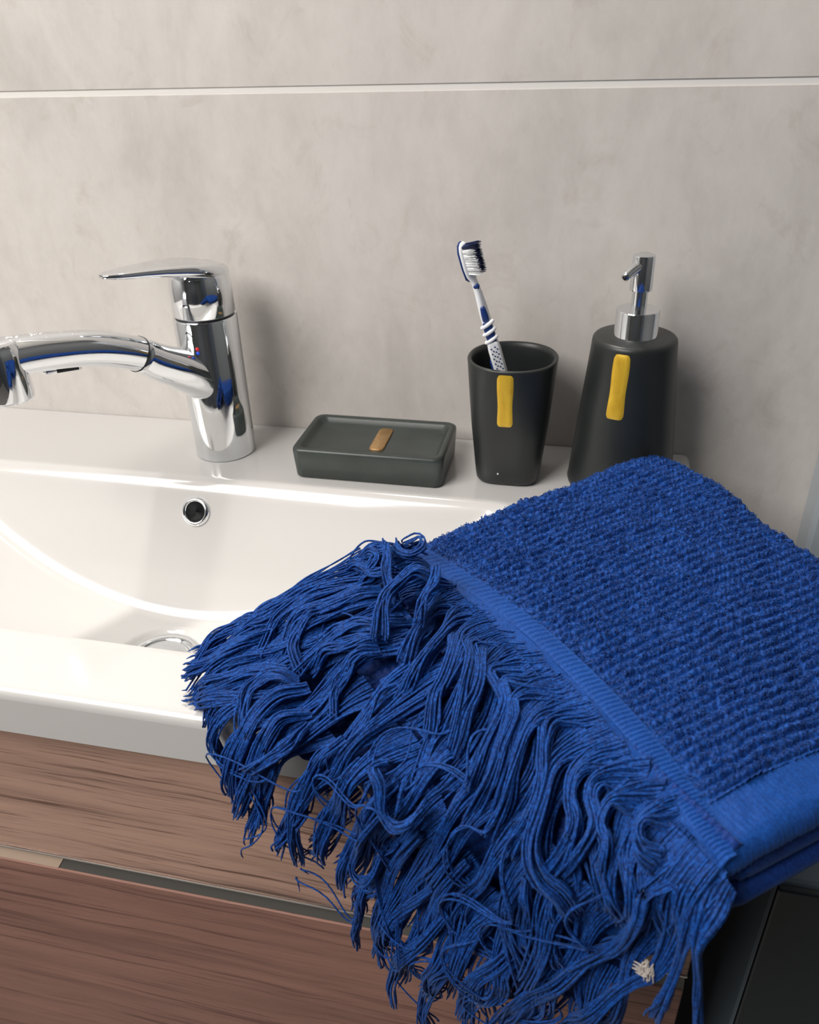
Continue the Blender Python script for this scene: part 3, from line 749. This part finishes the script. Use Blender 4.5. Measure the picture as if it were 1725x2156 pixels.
NS = 30
tau = np.linspace(0, 1, NS)
def sm(x): x = np.clip(x, 0, 1); return x*x*(3-2*x)
def lock_paths(wc, dw, t0, L, n, h, drift, wob, ph, gather, curl=0., spread=.5, flat=0.):
    """threads of one lock: rooted side by side, gathered, then loosening to the tip"""
    o = np.linspace(-.5, .5, n)+rng.normal(0, .3/n, n)
    o = o[:, None]; T = tau[None, :]
    g = 1-(1-gather)*sm((T-flat)/.38)+spread*gather*sm((T-.6)/.4)
    r2 = rng.uniform(-1, 1, (n, 1)); hx = rng.uniform(0, 1, (n, 1))
    w = wc+o*dw*g+drift*sm(T*1.05)+wob*np.sin(2*np.pi*(T*1.15+ph))*sm(T*2.2)
    w = w+.0035*r2*np.sin(np.pi*T*rng.uniform(1.5, 3.2, (n, 1))+6*hx)*sm(T*2)
    t = t0+L*T*(1+.09*rng.normal(0, 1, (n, 1))*T)+.010*np.sin(2*np.pi*(T*1.3+ph*1.7))*sm(T*2)
    hh = h*(.25+.75*np.sin(np.pi*np.clip(T*1.1+.02, 0, 1))**.8)+hx*(.0040*(1-g)+.0006)+.0012*np.sin(2*np.pi*(T*2+hx))*sm(T*2)
    hh = hh+.0008+rng.uniform(-.001, .0055)*np.sin(np.pi*np.clip(T*1.15, 0, 1))
    if curl: w = w+curl*np.sin(2*np.pi*T*1.6+ph*5)*sm(T*1.6-.4); t = t+curl*.9*np.cos(2*np.pi*T*1.6+ph*5)*sm(T*1.6-.4)
    return clear(S(w, t, hh))
n_locks = 0
def add_lock(P, r=.00062, m=None):
    global n_locks
    P = P[np.linalg.norm(np.diff(P, axis=1), axis=2).max(1) < .0085]           # leave out threads that would jump over the rim's edge
    if len(P) == 0: return
    mk('fringe_lock', yarns(P, r, 4), m or M_YARN, towel); n_locks += 1
rows = [  # t of the roots, w range, locks, threads, height, extra drift
    (.58, .03, 1.0, 15, 17, .0010, .02), (.40, .0, 1.0, 15, 17, .0016, .05), (.22, -.02, 1.0, 15, 18, .0022, .09)]
for t0, w0, w1, nk, nth, h, dr0 in rows:
    for i in range(nk):
        wc = w0+(w1-w0)*(i+.5)/nk+rng.normal(0, .006)
        L = min((.56-.14*np.clip(wc, 0, 1))*rng.uniform(.86, 1.12), 1.0-t0-.02+rng.normal(0, .035))
        d = dr0*np.clip(wc/.35, .1, 1)*np.clip((1.05-wc)/.3, .05, 1)*rng.uniform(.5, 1.4)
        add_lock(lock_paths(wc, (w1-w0)/nk*1.05, t0+rng.normal(0, .012), L, nth, h+rng.uniform(0, .0025), d, rng.uniform(.003, .010), rng.uniform(0, 1), rng.uniform(.25, .45), rng.choice([0, 0, 0, 0, 0, .012])))
for i in range(9):                                                   # the bunch that ends on the front rim
    wc = .0+.16*(i+.5)/9
    add_lock(lock_paths(wc, .030, rng.uniform(.36, .50), rng.uniform(.42, .52), 18, .0016+rng.uniform(0, .003), rng.uniform(-.02, .01), rng.uniform(.003, .012), rng.uniform(0, 1), .55, .006))
# top row: evenly rooted under the weave
for i in range(20):
    wc = -.01+1.02*(i+.5)/20
    d = (.16*np.clip((wc-.05)/.3, 0, 1)*np.clip((1.02-wc)/.25, 0, 1))*rng.uniform(.8, 1.2)
    add_lock(lock_paths(wc, 1.02/20*1.05, .045-.02, (.36-.10*wc)*rng.uniform(.85, 1.1), 15, .0022+rng.uniform(0, .002), d, rng.uniform(.004, .012), rng.uniform(0, 1), rng.uniform(.35, .6), 0, .5, .16))
HERO = [
 (0.055,26,5,[(.18,.015),(.185,.094),(.2,.166),(.239,.23),(.279,.281)]),
 (0.05,26,6,[(.233,-.006),(.225,.079),(.251,.143),(.295,.22),(.322,.285),(.342,.345)]),
 (0.045,24,7,[(.289,.026),(.268,.1),(.285,.144),(.329,.186),(.373,.24),(.396,.288),(.445,.35)]),
 (0.045,24,8,[(.33,.009),(.298,.082),(.309,.131),(.351,.157),(.402,.209),(.443,.258),(.484,.317)]),
 (0.045,24,8,[(.365,.004),(.333,.091),(.326,.115),(.357,.135),(.395,.164),(.428,.201),(.451,.243),(.5,.319)]),
 (0.05,26,7,[(.401,-.022),(.386,.063),(.392,.135),(.431,.147),(.463,.154),(.491,.188),(.525,.25),(.564,.307)]),
 (0.05,26,8,[(.439,-.021),(.443,.075),(.428,.126),(.462,.144),(.499,.169),(.534,.22),(.58,.272)]),
 (0.05,28,8,[(.473,-.028),(.47,.062),(.481,.135),(.509,.151),(.543,.21),(.584,.259),(.617,.326)]),
 (0.05,28,8,[(.516,-.024),(.522,.052),(.531,.099),(.557,.154),(.598,.201),(.642,.244),(.667,.297)]),
 (0.05,28,8,[(.55,-.029),(.542,.05),(.554,.092),(.598,.126),(.643,.151),(.693,.21),(.717,.267)]),
 (0.055,30,9,[(.616,-.018),(.614,.057),(.626,.12),(.672,.164),(.712,.207),(.744,.235),(.79,.256),(.829,.261),(.859,.291)]),
 (0.055,30,9,[(.679,-.011),(.669,.044),(.671,.088),(.705,.123),(.751,.139),(.778,.189),(.79,.238)]),
 (0.055,30,9,[(.746,-.005),(.712,.061),(.73,.095),(.776,.113),(.794,.157),(.8,.22)]),
 (0.05,26,8,[(.805,.008),(.766,.067),(.781,.106),(.821,.12),(.839,.158)]),
 (0.05,26,7,[(.854,-.0),(.841,.059),(.873,.082),(.912,.08)]),
 (0.05,26,7,[(.938,.008),(.942,.067),(.927,.126),(.946,.177),(.95,.317),(.928,.416)]),
 (0.05,26,7,[(.986,.016),(.988,.08),(1.014,.201),(1.012,.31),(.974,.465),(.961,.648)]),
 (0.04,24,7,[(1.011,.021),(1.009,.075),(1.025,.131),(1.042,.287),(1.044,.423)]),
 (0.04,24,6,[(1.027,.025),(1.035,.076),(1.076,.2),(1.107,.291)]),
 (0.03,20,6,[(.77,.287),(.806,.333),(.832,.399),(.866,.469)]),
 (0.03,20,6,[(.823,.286),(.854,.338),(.874,.388),(.897,.44)]),
 (0.04,22,5,[(.785,.375),(.779,.501),(.783,.578),(.801,.712)]),
 (0.04,22,5,[(.843,.45),(.832,.54),(.82,.631),(.841,.886)]),
 (0.04,22,5,[(.688,.393),(.693,.496),(.71,.583),(.724,.68)]),
 (0.045,24,6,[(.93,.398),(.909,.497),(.89,.638),(.89,.863)]),
 (0.05,26,6,[(.101,.234),(.085,.345),(.08,.463),(.085,.54),(.118,.594)]),
 (0.05,26,6,[(.07,.258),(.048,.394),(.048,.502),(.051,.611),(.088,.666)]),
 (0.045,24,7,[(.201,.283),(.168,.351),(.156,.415),(.162,.467)]),
 (0.045,24,7,[(.221,.295),(.209,.37),(.18,.455),(.189,.523)]),
 (0.045,24,7,[(.242,.323),(.238,.389),(.251,.429),(.266,.481),(.306,.53)]),
 (0.045,22,7,[(.087,.431),(.105,.511),(.133,.557),(.184,.558)]),
 (0.05,26,20,[(.088,.018),(.132,.085),(.132,.164),(.162,.247),(.224,.302)]),
 (0.03,18,18,[(.031,.154),(.07,.179),(.107,.211),(.144,.221)]),
 (0.03,20,16,[(.025,.028),(.022,.084),(.059,.135),(.085,.118),(.077,.062),(.044,.029),(.031,.071)]),
 (0.03,18,14,[(.023,.257),(.06,.212),(.077,.254),(.097,.21),(.097,.159)]),
 (0.03,18,8,[(.014,.303),(.049,.25),(.073,.244),(.079,.304)]),
 (0.035,20,19,[(.122,.065),(.165,.102),(.191,.156),(.223,.206)]),
 (0.05,26,6,[(.025,.553),(.026,.655),(.003,.753),(.0,.848),(.02,.906)]),
 (0.045,24,7,[(.056,.614),(.056,.744),(.052,.844),(.03,.941)]),
 (0.045,24,7,[(.062,.674),(.077,.772),(.058,.883),(.032,.973)]),
 (0.045,22,5,[(.171,.596),(.137,.703),(.133,.786),(.09,.906)]),
 (0.04,22,4,[(.21,.63),(.193,.71),(.164,.792),(.102,.936)]),
 (0.045,22,8,[(.206,.569),(.172,.646),(.179,.7),(.209,.725),(.246,.75)]),
 (0.05,26,8,[(.224,.55),(.224,.64),(.242,.705),(.265,.762),(.277,.853),(.273,.951)]),
 (0.05,26,8,[(.275,.577),(.268,.65),(.288,.709),(.311,.795),(.306,.92),(.298,.978)]),
 (0.03,18,11,[(.298,.595),(.325,.653),(.319,.744),(.302,.814)]),
 (0.015,12,5,[(.32,.754),(.336,.871),(.349,.923),(.35,.959)]),
 (0.04,22,7,[(.367,.535),(.377,.633),(.396,.747),(.42,.888),(.453,1.013)]),
 (0.04,22,7,[(.428,.521),(.447,.648),(.465,.803),(.491,.929)]),
 (0.02,14,6,[(.425,.801),(.416,.899),(.4,.973),(.403,.998)]),
 (0.04,22,7,[(.495,.474),(.502,.573),(.518,.734),(.531,.852),(.549,.909)]),
 (0.02,14,14,[(.461,.466),(.457,.49),(.487,.492),(.516,.516),(.543,.507),(.555,.459),(.554,.434)]),
 (0.02,14,13,[(.519,.535),(.527,.695),(.539,.779),(.564,.777),(.579,.698),(.568,.646)]),
 (0.04,22,6,[(.587,.469),(.602,.637),(.622,.714),(.649,.869),(.688,.953)]),
 (0.03,18,6,[(.58,.792),(.599,.88),(.62,.974),(.637,1.03)]),
 (0.035,20,7,[(.727,.529),(.722,.66),(.713,.796),(.729,.987),(.742,1.039)]),
 (0.035,20,6,[(.681,.525),(.668,.67),(.657,.802),(.681,.956)]),
 (0.035,20,6,[(.783,.692),(.783,.869),(.796,.997),(.82,1.081)]),
]

for dwid, n, hmm, pts in HERO:
    q = spline(pts, NS)
    dq = np.gradient(q, axis=0); ds = dq*np.array([.25, .19]); ds /= np.linalg.norm(ds, axis=1, keepdims=True)+1e-9
    side = np.stack([ds[:, 1]/.25, -ds[:, 0]/.19], 1)*.25            # sideways in (w, t), one unit = .25 m
    k = min(n, int(n*.95)); o = np.linspace(-.5, .5, k)[:, None]+rng.normal(0, .02, (k, 1))
    T = tau[None, :]; gth = rng.uniform(.30, .42)
    root = pts[0][1] < .05
    g = (1.55-(1.55-gth)*sm((T-.06)/.42))+.25*sm((T-.7)/.3) if root else .40+.22*np.sin(np.pi*T)+.2*sm((T-.75)/.25)
    hx = rng.uniform(0, 1, (k, 1)); n1 = rng.uniform(-1, 1, (k, 1))
    off = o*dwid*g*.95+.0030*n1*np.sin(np.pi*T*2.3+5*hx)*sm(T*2)
    jit = 1+.07*rng.normal(0, 1, (k, 1))
    u = np.clip(T*jit, 0, 1.12)*(NS-1)
    iw = np.interp(u.ravel(), np.arange(NS), q[:, 0]).reshape(u.shape); it = np.interp(u.ravel(), np.arange(NS), q[:, 1]).reshape(u.shape)
    ext = np.clip(u-(NS-1), 0, 1.5); iw = iw+ext*dq[-1, 0]; it = it+ext*dq[-1, 1]
    sw = np.interp(u.ravel(), np.arange(NS), side[:, 0]).reshape(u.shape); st = np.interp(u.ravel(), np.arange(NS), side[:, 1]).reshape(u.shape)
    lift = .00095*hmm*(sm((T-.06)*2.6) if root else .5+.5*sm(T*5))*(1-.45*sm((T-.75)/.25))+(.0016-.0022*(1-sm(T*5)) if root else .0016)
    hh = lift+hx*.0060*np.clip(1.15-g, .2, 1)*(sm(T*4) if root else 1)+(.0006 if root else .0010)*np.sin(2*np.pi*(T*1.7+hx))
    add_lock(clear(S(iw+off*sw, it+off*st, hh)), .00064)
# single threads that stray and curl
for i in range(26):
    wc = rng.uniform(.12, .98); t0 = rng.uniform(.1, .75)
    Pq = lock_paths(wc, .004, t0, rng.uniform(.25, .45), 1+int(rng.integers(0, 3)), rng.uniform(.006, .011), rng.uniform(-.08, .12), rng.uniform(.02, .06), rng.uniform(0, 1), .6, rng.choice([0, .03, .05]))
    mk('stray_thread', yarns(Pq, .00048, 5), M_YARN, towel)
mk('lint', joinq([(lambda v, f: (v, np.array([q for q in f if len(q) == 4])))(*tube(S(np.array([1.0+a, 1.004+a+b, 1.0+a+b*2]), np.array([.285+c, .298+c, .312+c]), np.array([.0125, .0135, .0125])), .00028, 5)) for a, b, c in [(rng.uniform(-.009, .009), rng.uniform(-.007, .007), rng.uniform(-.015, .02)) for _ in range(34)]]), M_LINT, towel, label='pale fluff caught in the fringe')
print('locks', n_locks)
